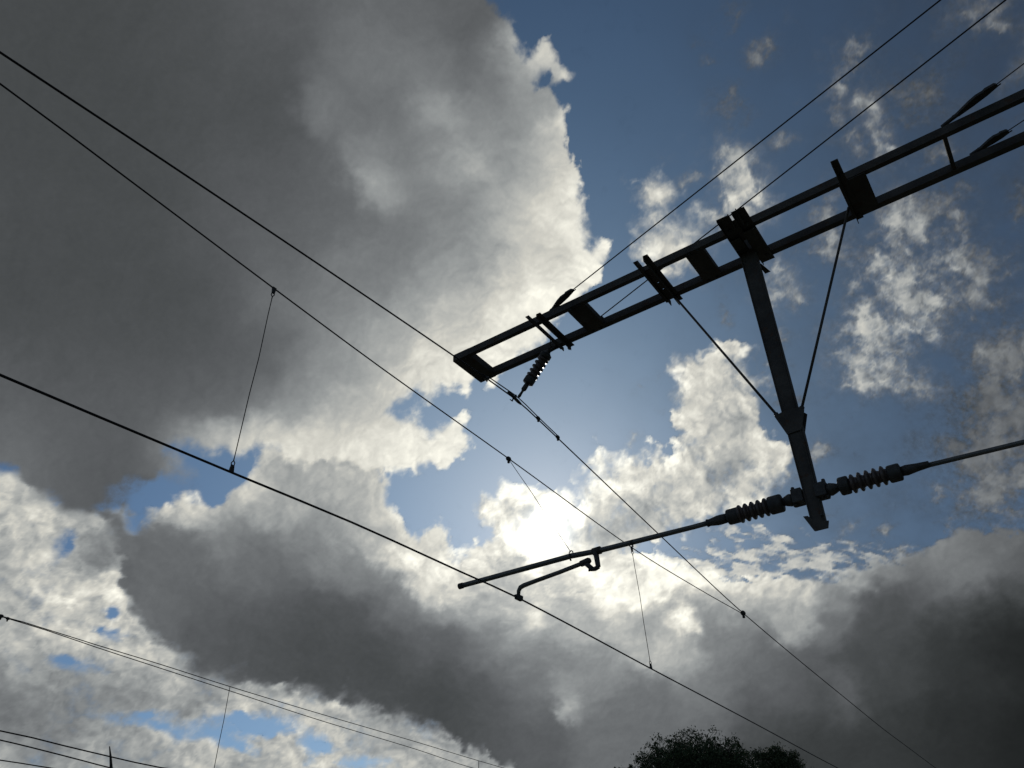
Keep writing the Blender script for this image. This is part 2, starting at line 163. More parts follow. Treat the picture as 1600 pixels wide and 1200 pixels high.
# ---- cloud field on a zenith-centred stereographic sky chart (1 unit is about 1 milliradian) ----
def _hash(ix, iy, s):
    h = (ix.astype(np.int64) * 374761393 + iy.astype(np.int64) * 668265263 + s * 2147483647 + 974634777) & 0xffffffff
    h = ((h ^ (h >> 13)) * 1274126177) & 0xffffffff
    h = ((h ^ (h >> 16)) * 2246822519) & 0xffffffff
    return ((h ^ (h >> 15)) & 0xffff).astype(np.float32) * np.float32(2 * np.pi / 65536)
def perlin(x, y, s):
    x0 = np.floor(x); y0 = np.floor(y)
    fx = (x - x0).astype(np.float32); fy = (y - y0).astype(np.float32)
    ix = x0.astype(np.int32); iy = y0.astype(np.int32)
    x0i = int(ix.min()); y0i = int(iy.min()); W = int(ix.max()) - x0i + 2; Hh = int(iy.max()) - y0i + 2
    gy, gx = np.mgrid[y0i:y0i + Hh, x0i:x0i + W]
    a = _hash(gx, gy, s); ca = np.cos(a).ravel(); sa = np.sin(a).ravel()
    k = (iy - y0i) * W + (ix - x0i)
    u = fx * fx * fx * (fx * (fx * 6 - 15) + 10); v = fy * fy * fy * (fy * (fy * 6 - 15) + 10)
    n00 = ca[k] * fx + sa[k] * fy
    n10 = ca[k + 1] * (fx - 1) + sa[k + 1] * fy
    n01 = ca[k + W] * fx + sa[k + W] * (fy - 1)
    n11 = ca[k + W + 1] * (fx - 1) + sa[k + W + 1] * (fy - 1)
    a0 = n00 + u * (n10 - n00); b0 = n01 + u * (n11 - n01)
    return (a0 + v * (b0 - a0)) * 1.5
def fbm(x, y, L, s, octv, gain=.5, billow=False):
    out = np.zeros(x.shape, np.float32); amp = 1.; tot = 0.
    c, q = np.cos(.6), np.sin(.6)
    x = x / L; y = y / L
    for o in range(octv):
        n = perlin(x + 17.3 * o, y - 9.1 * o, s * 31 + o)
        if billow: n = np.abs(n) * 2.2 - .55
        out += amp * n; tot += amp; amp *= gain
        x, y = (c * x - q * y) * 2.03, (q * x + c * y) * 2.03
    return out / tot * (1.25 if not billow else 1.)
def sstep(a, b, v):
    t = np.clip((v - a) / (b - a), 0, 1); return t * t * (3 - 2 * t)
def psdf(poly, X, Y):
    P = np.array(poly, np.float32); d = np.full(X.shape, 1e9, np.float32); ins = np.zeros(X.shape, bool)
    for i in range(len(P)):
        ax, ay = P[i]; bx, by = P[(i + 1) % len(P)]
        ex, ey = bx - ax, by - ay; l2 = ex * ex + ey * ey + 1e-6
        t = np.clip(((X - ax) * ex + (Y - ay) * ey) / l2, 0, 1)
        d = np.minimum(d, (X - ax - t * ex) ** 2 + (Y - ay - t * ey) ** 2)
        c = (ay > Y) != (by > Y)
        if by != ay: ins ^= c & (X < ex * (Y - ay) / ey + ax)
    return np.where(ins, 1, -1) * np.sqrt(d)
class Chart:                                     # coarse maps, sampled bilinearly
    def __init__(s, x0, y0, x1, y1, st):
        s.x0, s.y0, s.st = x0, y0, st
        s.X, s.Y = np.meshgrid(np.arange(x0, x1, st, dtype=np.float32), np.arange(y0, y1, st, dtype=np.float32))
    def sample(s, M, x, y):
        h, w = M.shape
        u = np.clip((x - s.x0) / s.st, 0, w - 1.001); v = np.clip((y - s.y0) / s.st, 0, h - 1.001)
        i = u.astype(np.int32); j = v.astype(np.int32); fu = u - i; fv = v - j
        F = M.ravel(); k = j * w + i
        return (F[k] * (1 - fu) + F[k + 1] * fu) * (1 - fv) + (F[k + w] * (1 - fu) + F[k + w + 1] * fu) * fv
def tone_map(pts, X, Y, kr=.62, lo=10):
    P = np.array(pts, np.float32); num = np.zeros(X.shape, np.float32); den = np.zeros(X.shape, np.float32)
    D = np.sqrt((P[:, None, 0] - P[None, :, 0]) ** 2 + (P[:, None, 1] - P[None, :, 1]) ** 2)
    D.sort(axis=1); R = np.clip(D[:, 1:4].mean(1) * kr, lo, 85)
    for (px, py, L), r in zip(P, R):
        d2 = (X - px) ** 2 + (Y - py) ** 2
        w = np.exp(-d2 / (r * r)) / r + 1e-5 / (1 + d2 / 2500)**2
        num += w * L; den += w
    return num / den
def bl(b, x, y, k=1.):
    a = np.radians(b[4]); dx = x - b[0]; dy = y - b[1]; c, s = np.cos(a), np.sin(a)
    u = (dx * c + dy * s) / (b[2] * k); v = (-dx * s + dy * c) / (b[3] * k)
    return np.exp(-(u * u + v * v))
LAYER = [  # name, coarse edge wobble, fine edge, softness, relief, texture, bumps
    ('mot', 11, 6, 16, .6, .11, .45), ('low', 10, 8, 13, .6, .035, 1.), ('sun', 9, 13, 24, .7, .10, 1.), ('puff', 8, 20, 60, .7, .1, .8), ('top', 7, 9, 13, .4, .02, .6)]
def cloud_field(x, y):
    """coverage 0..1 and tone 0..255 of the clouds in the chart direction (x, y)"""
    x = x.astype(np.float32); y = y.astype(np.float32)
    ch = Chart(-1150, 250, 1150, 2000, 4)
    rr = np.sqrt(x * x + y * y) + 1; kk = (rr + .35 * np.maximum(0, rr - 1330)) / rr
    X0, Y0 = x, y; x = x * kk; y = y * kk       # foreshortening of the deck towards the horizon, for the noise only
    far = np.maximum(0, np.maximum(np.abs(X0) - 1000, np.maximum(Y0 - 1750, 300 - Y0)))
    wx = fbm(x, y, 95, 1, 3) ; wy = fbm(x, y, 95, 2, 3)
    fx = fbm(x, y, 26, 3, 4, .6); fy = fbm(x, y, 26, 4, 4, .6)
    e1 = fbm(x, y, 60, 5, 6, .6); e2 = fbm(x + fx * 8, y + fy * 8, 22, 6, 5, .62)
    # relief: a billowy height field lit from the sun's side of the chart
    sx, sy = SUN_CHART; dx = sx - X0; dy = sy - Y0; dl = np.sqrt(dx * dx + dy * dy) + 60
    def height(a, b): return .5 * fbm(a, b, 85, 7, 5, .5, True) + .8 * fbm(a, b, 48, 8, 5, .55)
    hx = x + wx * 26 + fx * 5; hy = y + wy * 26 + fy * 5
    h0 = height(hx, hy); h1 = height(hx + dx / dl * 7, hy + dy / dl * 7)
    rel = np.clip((h0 - h1) * 2.0, -.8, .8)
    # cauliflower relief: rounded bumps parted by creases, for the lit flanks
    def bumps(a, b): return 1.5 * np.abs(fbm(a, b, 80, 9, 2, .5)) + .6 * np.abs(fbm(a, b, 34, 10, 2, .5)) + .16 * np.abs(fbm(a, b, 12, 12, 2, .5))
    bx = x + fx * 6 + wx * 12; by = y + fy * 6 + wy * 12
    b0 = bumps(bx, by); relb = np.clip((b0 - bumps(bx + dx / dl * 5, by + dy / dl * 5)) * 2.0, -1, 1); b0 = b0 - .42
    pm = .25 + .75 * sstep(-.35, .35, wy + .4 * e2)
    sv = .45 + 1.1 * sstep(-.4, .5, wx + .4 * e1)
    nx, ny = x, y; x, y = X0, Y0
    # beyond the drawn part the banks break up and the deck goes on at random
    off = np.maximum(np.maximum(np.abs(X0) - (590 + .327 * (Y0 - 477)), 440 - Y0), Y0 - 1790)
    brk = sstep(10, 240, off) * (fbm(x, y, 260, 31, 5, .55) * 420 - 30)
    cov = np.zeros(x.shape, np.float32); col = np.full(x.shape, 150, np.float32)
    def over(a, t):
        nonlocal cov, col
        n = a + cov * (1 - a)
        col = np.where(n > 1e-4, (t * a + col * cov * (1 - a)) / np.maximum(n, 1e-4), col); cov = n
    # added dark layer: paints the train window's dimming over the right-hand sky
    window_dim = lambda: over(.50 * sstep(40, 640, x + wx * 40) * sstep(1750, 1450, y) * (1 + .2 * e1), 50 + 0 * x)
    window_dim()
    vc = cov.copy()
    # thin broken cloud: wisps and mackerel scales
    tx = x + wx * 16 + fx * 9; ty = y + wy * 16 + fy * 9
    s = np.zeros(x.shape, np.float32); tn = np.zeros(x.shape, np.float32) + 1e-6; td = np.zeros(x.shape, np.float32) + 1e-6
    for b in WISP:
        g = bl(b, tx, ty); s = np.maximum(s, g * b[5]) + .12 * np.minimum(s, g * b[5]); tn += g * b[6]; td += g
    e3 = fbm(x + fx * 14, y + fy * 14, 46, 14, 6, .66); n = .45 * e1 + .6 * e2 + .3 * h0 + .75 * e3
    a = sstep(.20, 1.38, s + n * .95 + b0 * .15 - .02) * sstep(.03, .35, s)
    hz = 0 * s
    for b in WISP: hz = np.maximum(hz, bl(b, tx, ty, 1.7) * b[5])
    over(.46 * sstep(.08, 1.4, hz + .55 * n), tn / td * .82)
    over(a * .90, tn / td * (1 + .08 * rel + .10 * relb + .10 * b0 + .12 * e2 + .12 * h0) * (.80 + .22 * a))
    s = np.zeros(x.shape, np.float32); tn = np.zeros(x.shape, np.float32) + 1e-6; td = np.zeros(x.shape, np.float32) + 1e-6
    for b in MACK:
        g = bl(b, tx, ty); s = np.maximum(s, g * b[4 + 1]); tn += g * b[6]; td += g
    m = fbm(nx * .62 + fx * 7, ny * 1.25 + fy * 7, 25, 11, 5, .58)
    a = sstep(.22, .95, s + m * 1.05 + e1 * .2 - .08) * sstep(.05, .3, s)
    over(a * .92, tn / td * (1 + .14 * m + .12 * rel))
    for name, wob, fine, soft, rl, tex, bb in LAYER:
        S = psdf(POLY[name], ch.X, ch.Y)
        for b in HOLE.get(name, []):
            g = np.sqrt(-np.log(np.maximum(bl(b, ch.X, ch.Y), 1e-9)))      # elliptic radius
            S = np.minimum(S, (g - 1.0) * min(b[2], b[3]) * 1.15)
        T = tone_map(TONE[name], ch.X, ch.Y, *{'top': (.95, 19), 'low': (.74, 11), 'mot': (.8, 14)}.get(name, (.6, 9)))
        if name == 'low': T = (T * 1.03 + 2) * (1 + .17 * sstep(-160, 40, ch.X) * sstep(520, 330, ch.X))
        qx = x + wx * wob * .9; qy = y + wy * wob * .9
        d = ch.sample(S, qx, qy) - far * 1.2 + brk * (np.abs(ch.sample(S, qx, qy)) < 420)
        de = d + e2 * fine + fx * fine * .6 + h0 * fine * .6 + b0 * fine * 1.6 * bb + e1 * wob * .5
        so = soft * sv
        if name == 'low':                         # ragged, rain-soft underside
            u = sstep(-60, -160, x) * sstep(1380, 1480, y); so = so * (1 + 1.3 * u); de = de + u * (e1 * 26 + wx * 14)
        if name == 'sun':
            u = sstep(1345, 1400, y); so = so * (1 + 3. * u)
        if name == 'top':
            u = sstep(-280, -420, x) * sstep(1050, 1180, y); so = so * (1 + 2.2 * u)
        a = sstep(-so * .4, so * .9, de)
        ux = x + wx * 20 + fx * 8 * (1 + rl); uy = y + wy * 20 + fy * 8 * (1 + rl)
        t = ch.sample(T, ux, uy)
        br = sstep(90, 210, t); near = np.exp(-np.maximum(d, 0) / 45)
        amp = tex * (.35 + .9 * br + .8 * near)
        t = t * (1 + amp * (1.1 * h0 + .95 * e2) + rl * rel * (.03 + .07 * br + .05 * near) + bb * (.55 * relb + .5 * b0) * (.02 + .07 * br + .26 * br * near) * pm)
        over(a, t)
    # the rest of the sky, beyond what the chart was drawn for
    g = sstep(.05, .45, fbm(x, y, 330, 21, 7, .55) + .18) * sstep(10, 160, off)
    lay = (120 + 60 * fbm(x, y, 150, 22, 5) + 40 * rel)
    under = g * (1 - cov); nn = cov + under
    col = np.where(nn > 1e-4, (col * cov + lay * under) / np.maximum(nn, 1e-4), col); cov = nn
    c2 = np.clip((cov - vc) / (1 - vc), 0, 1)
    return np.clip(cov, 0, 1), np.clip(col, 8, 262), 4 * c2 * (1 - c2)
# ------------------------------------------------------------------ the sky: a far dome carrying the cloud deck over the Sky Texture
HAZE = 0.35
def sky_dome():
    az = np.concatenate([np.arange(-180, -100, 1.25), np.arange(-100, -54, .35), np.arange(-54, 56, .115), np.arange(56.2, 100, .35), np.arange(100.2, 180, 1.25)])
    el = np.concatenate([np.arange(-6, 6, .6), np.arange(6, 63, .1), np.arange(63.3, 90, .4)])
    A, E = np.meshgrid(np.radians(az), np.radians(el))
    dx = np.sin(A) * np.cos(E); dy = np.cos(A) * np.cos(E); dz = np.sin(E)
    k = 2000 / (1 + dz); X = dx * k; Y = dy * k
    cov = np.empty(X.shape, np.float32); tone = np.empty(X.shape, np.float32)
    cov, tone, fray = cloud_field(X, Y)
    na, ne = len(az), len(el); Rd = 4000.
    co = np.stack([dx, dy, dz], -1).reshape(-1, 3) * Rd
    co = np.vstack([co, [[0, 0, Rd]]]).astype(np.float32)
    i, j = np.meshgrid(np.arange(na), np.arange(ne - 1)); i2 = (i + 1) % na
    q = np.stack([j * na + i, (j + 1) * na + i, (j + 1) * na + i2, j * na + i2], -1).reshape(-1, 4)
    top = (ne - 1) * na; t3 = np.stack([np.full(na, len(co) - 1), top + (np.arange(na) + 1) % na, top + np.arange(na)], -1)
    me = bpy.data.meshes.new('sky')
    nl = q.size + t3.size; me.vertices.add(len(co)); me.vertices.foreach_set('co', co.ravel())
    me.loops.add(nl); me.loops.foreach_set('vertex_index', np.concatenate([q.ravel(), t3.ravel()]).astype(np.int32))
    me.polygons.add(len(q) + len(t3))
    me.polygons.foreach_set('loop_start', np.concatenate([np.arange(len(q)) * 4, q.size + np.arange(len(t3)) * 3]).astype(np.int32))
    me.update(calc_edges=True)
    me.polygons.foreach_set('use_smooth', np.ones(len(q) + len(t3), bool))
    # painted cloud light and shade: hand-set brightness, stored as a negative log
    sd = np.array([math.sin(R(2.7)) * math.cos(R(SUN_EL)), math.cos(R(2.7)) * math.cos(R(SUN_EL)), math.sin(R(SUN_EL))])
    mu = dx * sd[0] + dy * sd[1] + dz * sd[2]; ang = np.degrees(np.arccos(np.clip(mu, -1, 1)))
    v = tone / 255.; lin = np.where(v > .04045, ((v + .055) / 1.055) ** 2.4, v / 12.92)
    tone_log = -np.log(np.clip(lin / 1.1, 1e-3, 1.))
    cov = cov * (1 - .25 * np.exp(-(ang / 1.6) ** 2))
    for nm, arr in (('coverage', cov), ('painted_tone_log', tone_log), ('fraying', fray)):
        a = me.attributes.new(nm, 'FLOAT', 'POINT')
        a.data.foreach_set('value', np.append(arr.ravel(), arr.ravel()[-1]).astype(np.float32))
    m = bpy.data.materials.new('cloudy_sky'); m.use_nodes = True; t = m.node_tree; t.nodes.clear(); L = t.links.new
    def N(k, **kw):
        n = t.nodes.new(k)
        for a_, b_ in kw.items(): setattr(n, a_, b_)
        return n
    def mth(op, a_, b_=None, c_=None):
        n = N('ShaderNodeMath', operation=op)
        for ii, x in enumerate((a_, b_, c_)):
            if x is None: continue
            if isinstance(x, (int, float)): n.inputs[ii].default_value = x
            else: L(x, n.inputs[ii])
        return n.outputs[0]
    ac = N('ShaderNodeAttribute', attribute_name='coverage').outputs['Fac']; at = N('ShaderNodeAttribute', attribute_name='painted_tone_log').outputs['Fac']
    tc = N('ShaderNodeTexCoord'); nrm = N('ShaderNodeVectorMath', operation='NORMALIZE'); L(tc.outputs['Object'], nrm.inputs[0]); D = nrm.outputs[0]
    def noise(s, det, ro):
        n = N('ShaderNodeTexNoise'); n.inputs['Scale'].default_value = s; n.inputs['Detail'].default_value = det; n.inputs['Roughness'].default_value = ro
        L(D, n.inputs['Vector']); return mth('SUBTRACT', n.outputs[0], .5)
    nf = noise(170, 5, .65)
    # fine fraying of cloud edges, and a little grain in the lit parts
    edge = N('ShaderNodeAttribute', attribute_name='fraying').outputs['Fac']
    cv = mth('MULTIPLY_ADD', mth('MULTIPLY', nf, edge), .9, ac); cl = N('ShaderNodeClamp'); L(cv, cl.inputs[0]); cv = cl.outputs[0]
    painted_tone = mth('EXPONENT', mth('MULTIPLY', mth('ADD', at, mth('MULTIPLY', nf, mth('MULTIPLY_ADD', edge, .30, .17))), -1.))
    dt = N('ShaderNodeVectorMath', operation='DOT_PRODUCT'); L(D, dt.inputs[0]); dt.inputs[1].default_value = tuple(sd)
    an = mth('ARCCOSINE', mth('MINIMUM', dt.outputs['Value'], .99999999))
    def lobe(deg): q_ = mth('DIVIDE', an, R(deg)); return mth('EXPONENT', mth('MULTIPLY', mth('MULTIPLY', q_, q_), -1.))
    phase = mth('ADD', 1.1, mth('ADD', mth('MULTIPLY', lobe(1.5), 3.4), mth('MULTIPLY', lobe(9.), .26)))
    rad = mth('MULTIPLY', painted_tone, phase)
    ramp = N('ShaderNodeValToRGB'); cr = ramp.color_ramp
    cr.elements[0].position = 0; cr.elements[0].color = (.88, 1.0, 1.01, 1); cr.elements[1].position = 1; cr.elements[1].color = (1.0, .975, .85, 1)
    for p_, c_ in ((.09, (.93, .99, 1.045, 1)), (.28, (.95, 1., 1.0, 1)), (.55, (1., .985, .89, 1))):
        e_ = cr.elements.new(p_); e_.color = c_
    L(painted_tone, ramp.inputs[0])
    em = N('ShaderNodeEmission'); L(ramp.outputs[0], em.inputs[0]); L(rad, em.inputs[1])
    # bright haze round the sun in the clear air
    hz = N('ShaderNodeEmission'); hz.inputs[0].default_value = (.55, .92, 1.0, 1)
    q2 = mth('DIVIDE', an, R(16.)); L(mth('ADD', mth('MULTIPLY', mth('EXPONENT', mth('MULTIPLY', q2, -1.)), HAZE), 0.0), hz.inputs[1])
    tr = N('ShaderNodeBsdfTransparent'); ad = N('ShaderNodeAddShader'); L(tr.outputs[0], ad.inputs[0])
    hz2 = N('ShaderNodeEmission'); hz2.inputs[0].default_value = (1., .55, .25, 1); q3 = mth('DIVIDE', an, R(7.)); L(mth('MULTIPLY', mth('EXPONENT', mth('MULTIPLY', q3, -1.)), .30), hz2.inputs[1])
    a2 = N('ShaderNodeAddShader'); L(hz.outputs[0], a2.inputs[0]); L(hz2.outputs[0], a2.inputs[1]); L(a2.outputs[0], ad.inputs[1])
    mx = N('ShaderNodeMixShader'); L(cv, mx.inputs[0]); L(ad.outputs[0], mx.inputs[1]); L(em.outputs[0], mx.inputs[2])
    out = N('ShaderNodeOutputMaterial'); L(mx.outputs[0], out.inputs['Surface'])
    try: m.cycles.emission_sampling = 'NONE'
    except Exception: pass
    me.materials.append(m)
    o = bpy.data.objects.new('sky', me); col.objects.link(o); o.rotation_euler = (0, 0, R(HEAD)); o.location = (0, 0, EYE)
    tag(o, kind='structure')
sky_dome()

# ------------------------------------------------------------------ ground and track beds (below the picture)
g = MB(); g.box((-3900, -3900, -1.2), (3900, 3900, -.55)).build('ground', GRASS); tag(bpy.data.objects['ground'], kind='structure')
bb = MB()
for c in (.1, -3.5, -12.5):
    bb.prism([(-2.3, -.55), (-1.7, -.17), (1.7, -.17), (2.3, -.55)], (c, -120, 0), (c, 200, 0))
tag(bb.build('track_bed', BALLAST), kind='structure')

# ------------------------------------------------------------------ the gantry: boom, drop post, stays
SK = -.0185                                  # the boom is not quite square to the track
def bt(n, t): return t + SK * (n + 4.2)
G = empty('line_gantry', (3.35, 5.15, -.3), 'dark weathered steel gantry whose twin channel boom carries a braced drop post', 'gantry')
def chan(y0, wd, h):                          # channel: web towards the traveller, flanges away
    k = .007
    return [(0, 0), (wd, 0), (wd, k), (k, k), (k, h - k), (wd, h - k), (wd, h), (0, h)]
ZB = 4.8
for t0, wd in ((5.046, .047), (5.461, .060)):
    m = MB(); pr = [(-a, b) for a, b in chan(0, wd, .078)]
    # prism's side axis for a run along -X with up Z points to +Y
    A = Z(3.6, bt(3.6, t0), ZB); B = Z(-4.221, bt(-4.221, t0), ZB)
    m.prism([(a, b) for a, b in chan(0, wd, .078)], A, B)
    m.build('boom_channel', STEEL, G, .0015)
def plate(n0, n1, t0, t1, z0, z1, name='batten_plate', mt=None, bev=.0015):
    m = MB()
    P = [(n0, t0), (n1, t0), (n1, t1), (n0, t1)]
    vs = [Z(n, bt(n, t), z) for z in (z0, z1) for n, t in P]
    m.add(vs, [(3, 2, 1, 0), (4, 5, 6, 7), (0, 1, 5, 4), (1, 2, 6, 5), (2, 3, 7, 6), (3, 0, 4, 7)])
    return m.build(name, mt or STEEL, G, bev)
plate(-4.224, -4.018, 5.044, 5.524, ZB - .004, ZB + .079, 'end_plate')
for n0, n1 in ((-2.838, -2.648), (-1.604, -1.436), (1.55, 1.75), (2.75, 2.95)): plate(n0, n1, 5.088, 5.466, ZB - .003, ZB + .06)
plate(-.268, -.058, 5.05, 5.50, ZB - .012, ZB - .004)
plate(.505, .535, 5.094, 5.458, ZB + .01, ZB + .05, 'cross_strap')
def bolts(pts, r_=.011, h=.03, name='bolt'):
    for p in pts:
        m = MB(); m.lathe(Z(p[0], bt(p[0], p[1]), p[2]), Z(p[0], bt(p[0], p[1]), p[2] - 1), [(0, r_ * 1.5), (.012, r_ * 1.5), (.0121, r_ * .62), (h, r_ * .62)], 6)
        m.build(name, CAST, G)
for n in (-4.17, -4.07, -2.79, -2.70, -1.56, -1.48):
    bolts([(n, 5.07, ZB - .001), (n, 5.49, ZB - .001)], .009, .02)
# cross angles clamped under the boom, standing out past both channels
def angle(n, t0, t1, face=1, wd=.05, h=.05, z=ZB - .006, name='cross_angle'):
    m = MB(); k = .006
    pr = [(0, 0), (wd * face, 0), (wd * face, -k), (k * face, -k), (k * face, -h), (0, -h)]
    vs = [Z(n + a, bt(n, t), z + b) for t in (t0, t1) for a, b in pr]; q = len(pr)
    fs = [(i, (i + 1) % q, q + (i + 1) % q, q + i) for i in range(q)] + [tuple(range(q)), tuple(range(q, 2 * q))[::-1]]
    m.add(vs, fs); return m.build(name, STEEL, G)
def bolts(pts, r_=.011, h=.03, name='bolt'):
    for p in pts:
        m = MB(); m.lathe(Z(p[0], bt(p[0], p[1]), p[2]), Z(p[0], bt(p[0], p[1]), p[2] - 1), [(0, r_ * 1.5), (.012, r_ * 1.5), (.0121, r_ * .62), (h, r_ * .62)], 6)
        m.build(name, CAST, G)
angle(-3.165, 4.90, 5.535, -1, .040, .045); angle(-3.10, 4.93, 5.56, 1, .046, .05)
bolts([(-3.185, 4.97, ZB - .012), (-3.125, 5.57, ZB - .0), (-3.08, 5.49, ZB - .012), (-3.09, 5.06, ZB - .012)])
angle(-1.965, 4.86, 5.53, -1, .045, .06); angle(-1.905, 4.84, 5.57, 1, .045, .06)
m = MB(); vs = []; fs = []                     # packing strip with a row of bolt holes down its middle
ts = [5.00, 5.085, 5.10, 5.20, 5.215, 5.305, 5.32, 5.48]
for t in ts:
    for z_ in (ZB - .034, ZB - .024):
        for n_ in (-1.972, -1.946, -1.930, -1.900): vs.append(Z(n_, bt(n_, t), z_))
for i in range(len(ts) - 1):
    for j in range(3):
        if j == 1 and i in (1, 3, 5): continue
        a = i * 8 + j; fs += [(a, a + 1, a + 9, a + 8), (a + 4, a + 12, a + 13, a + 5)]
m.add(vs, fs); m.build('packing_strip', STEEL, G)
bolts([(-1.99, 5.08, ZB - .012), (-1.88, 5.08, ZB - .012), (-1.99, 5.49, ZB - .012), (-1.88, 5.49, ZB - .012)])
# saddle over the drop post
angle(-1.21, 4.83, 5.50, 1, .10, .03); angle(-1.075, 4.82, 5.55, 1, .11, .035)
plate(-1.205, -1.115, 5.10, 5.235, ZB - .05, ZB - .040, 'saddle_plate'); plate(-1.075, -.965, 5.06, 5.50, ZB - .055, ZB - .042, 'saddle_plate')
plate(-1.112, -1.072, 4.90, 5.17, ZB - .03, ZB - .020, 'saddle_plate'); plate(-1.112, -1.072, 5.30, 5.47, ZB - .03, ZB - .020, 'saddle_plate')
for n, t0 in ((-1.105, 4.76), (-1.03, 4.74)):
    m = MB(); m.add([Z(n - .004, t0, ZB - .01), Z(n - .004, t0 + .16, ZB - .01), Z(n - .004, t0 + .16, ZB - .065), Z(n + .004, t0, ZB - .01), Z(n + .004, t0 + .16, ZB - .01), Z(n + .004, t0 + .16, ZB - .065)],
                   [(0, 1, 2), (5, 4, 3), (0, 3, 4, 1), (1, 4, 5, 2), (2, 5, 3, 0)]); m.build('angle_tip', STEEL, G)
m = MB(); m.add([Z(-1.10, 5.48, ZB - .02), Z(-1.06, 5.60, ZB - .05), Z(-1.10, 5.60, ZB - .05), Z(-1.10, 5.48, ZB - .075), Z(-1.09, 5.48, ZB - .02), Z(-1.05, 5.60, ZB - .05)],
               [(0, 1, 2), (0, 2, 3), (0, 3, 4), (4, 5, 1, 0)]); m.build('angle_tip', STEEL, G)
bolts([(-1.16, 5.0, ZB - .02), (-1.01, 5.0, ZB - .02), (-1.16, 5.42, ZB - .05), (-1.0, 5.42, ZB - .05)])
angle(-.25, 4.78, 5.52, 1, .055, .05, ZB - .014); bolts([(-.22, 4.95, ZB - .02), (-.22, 5.46, ZB - .02)])
# post
PT = 5.263
m = MB()
def ipro(w_, dpt): # box section with a lipped face
    return [(-w_ / 2, -dpt / 2), (w_ / 2, -dpt / 2), (w_ / 2, dpt / 2), (-w_ / 2, dpt / 2)]
m.add([Z(n, t, z) for z, (a, b) in ((4.93, (-1.207, -1.062)), (3.02, (-1.172, -1.055)), (2.19, (-1.158, -1.066))) for n, t in ((a, PT), (b, PT), (b, PT + .055), (a, PT + .055))],
      [(0, 1, 5, 4), (1, 2, 6, 5), (2, 3, 7, 6), (3, 0, 4, 7), (4, 5, 9, 8), (5, 6, 10, 9), (6, 7, 11, 10), (7, 4, 8, 11), (0, 3, 2, 1), (8, 9, 10, 11)])
post = m.build('drop_post', STEEL, G, .002)
for sgn, (n0, n1) in ((0, (-1.205, -1.157)), (1, (-1.072, -1.070))):
    m = MB(); m.prism([(-.004, -.004), (.004, -.004), (.004, .004), (-.004, .004)], Z(n0 + .006, PT - .004, 4.9), Z(n1 + .004 if sgn == 0 else n1 - .004, PT - .004, 2.2), up=(0, 1, 0))
    m.build('edge_lip', STEEL, post)
def gus(t0):
    m = MB(); P = [(-1.231, 3.118), (-1.173, 3.134), (-1.045, 3.134), (-1.011, 3.093), (-1.062, 2.945), (-1.172, 2.94)]
    n = len(P); vs = [Z(a, t0, z) for a, z in P] + [Z(a, t0 + .008, z) for a, z in P]
    m.add(vs, [tuple(range(n)), tuple(range(n, 2 * n))[::-1]] + [(i, (i + 1) % n, n + (i + 1) % n, n + i) for i in range(n)])
    return m.build('gusset_plate', STEEL, post)
gus(PT - .012); gus(PT + .058)
for A, B in ((Z(-1.90, bt(-1.9, 5.47), ZB - .03), Z(-1.212, PT + .02, 3.128)), (Z(-.268, PT + .02, ZB + .0), Z(-1.037, PT + .02, 3.115))):
    m = MB(); m.tube([A, B], .0105, 10); rod = m.build('stay_rod', STEEL, G)
    m = MB(); Bv = Vector(B); d = (Vector(A) - Bv).normalized(); m.lathe(Bv - d * .02, Bv + d, [(0, .012), (0.001, .019), (.05, .019), (.051, .012)], 6); m.build('end_nut', CAST, rod)
# slanting foot plate closing the post
m = MB(); P = [(a, PT - .012, c) for a, c in ((-1.199, 2.290), (-1.168, 2.286), (-1.150, 2.262), (-1.085, 2.250), (-1.072, 2.224), (-1.040, 2.216), (-1.055, 2.167), (-1.149, 2.169))]
n = len(P); m.add([Z(a, b, c) for a, b, c in P] + [Z(a, b + .009, c + .002) for a, b, c in P], [tuple(range(n)), tuple(range(n, 2 * n))[::-1]] + [(i, (i + 1) % n, n + (i + 1) % n, n + i) for i in range(n)])
m.build('foot_plate', STEEL, post)
bolts([(-1.068, PT + .02, 2.26)], .008, .02)
# mast on the traveller's side that carries the boom
m = MB(); hw = .11
m.box((3.25, 5.05, -.55), (3.45, 5.064, ZB + EYE)); m.box((3.25, 5.236, -.55), (3.45, 5.25, ZB + EYE)); m.box((3.344, 5.064, -.55), (3.356, 5.236, ZB + EYE))
m.build('mast', STEEL, G)
m = MB(); m.box((3.1, 4.9, -.75), (3.6, 5.4, -.35)); m.build('foundation', SLEEPER, G)

# ------------------------------------------------------------------ insulators
def shed_profile(x0, n, pitch, rc, rs):
    pr = []
    for i in range(n):
        a = x0 + i * pitch
        pr += [(a, rc), (a + pitch * .12, rc * 1.08), (a + pitch * .22, rs * .88), (a + pitch * .32, rs * .98), (a + pitch * .44, rs), (a + pitch * .56, rs * .96), (a + pitch * .66, rs * .86), (a + pitch * .76, rc * 1.1), (a + pitch * .98, rc)]
    return pr
def cap_profile(x0, x1, r_):
    return [(x0, r_ * .62), (x0 + .006, r_ * .93), (x0 + .016, r_), (x1 - .016, r_), (x1 - .006, r_ * .95), (x1, r_ * .62)]
arm_g = 'registration arms of the gantry'
def reg_arm(name, label, s, n0):
    """s=-1: arm to the far track's side, +1: to the traveller's side; n0 = post face"""
    X = lambda d, z=2.445, t=PT + .02: Z(n0 + s * d, t, z)
    a = empty(name, X(0), label, 'registration arm', arm_g)
    return a, X
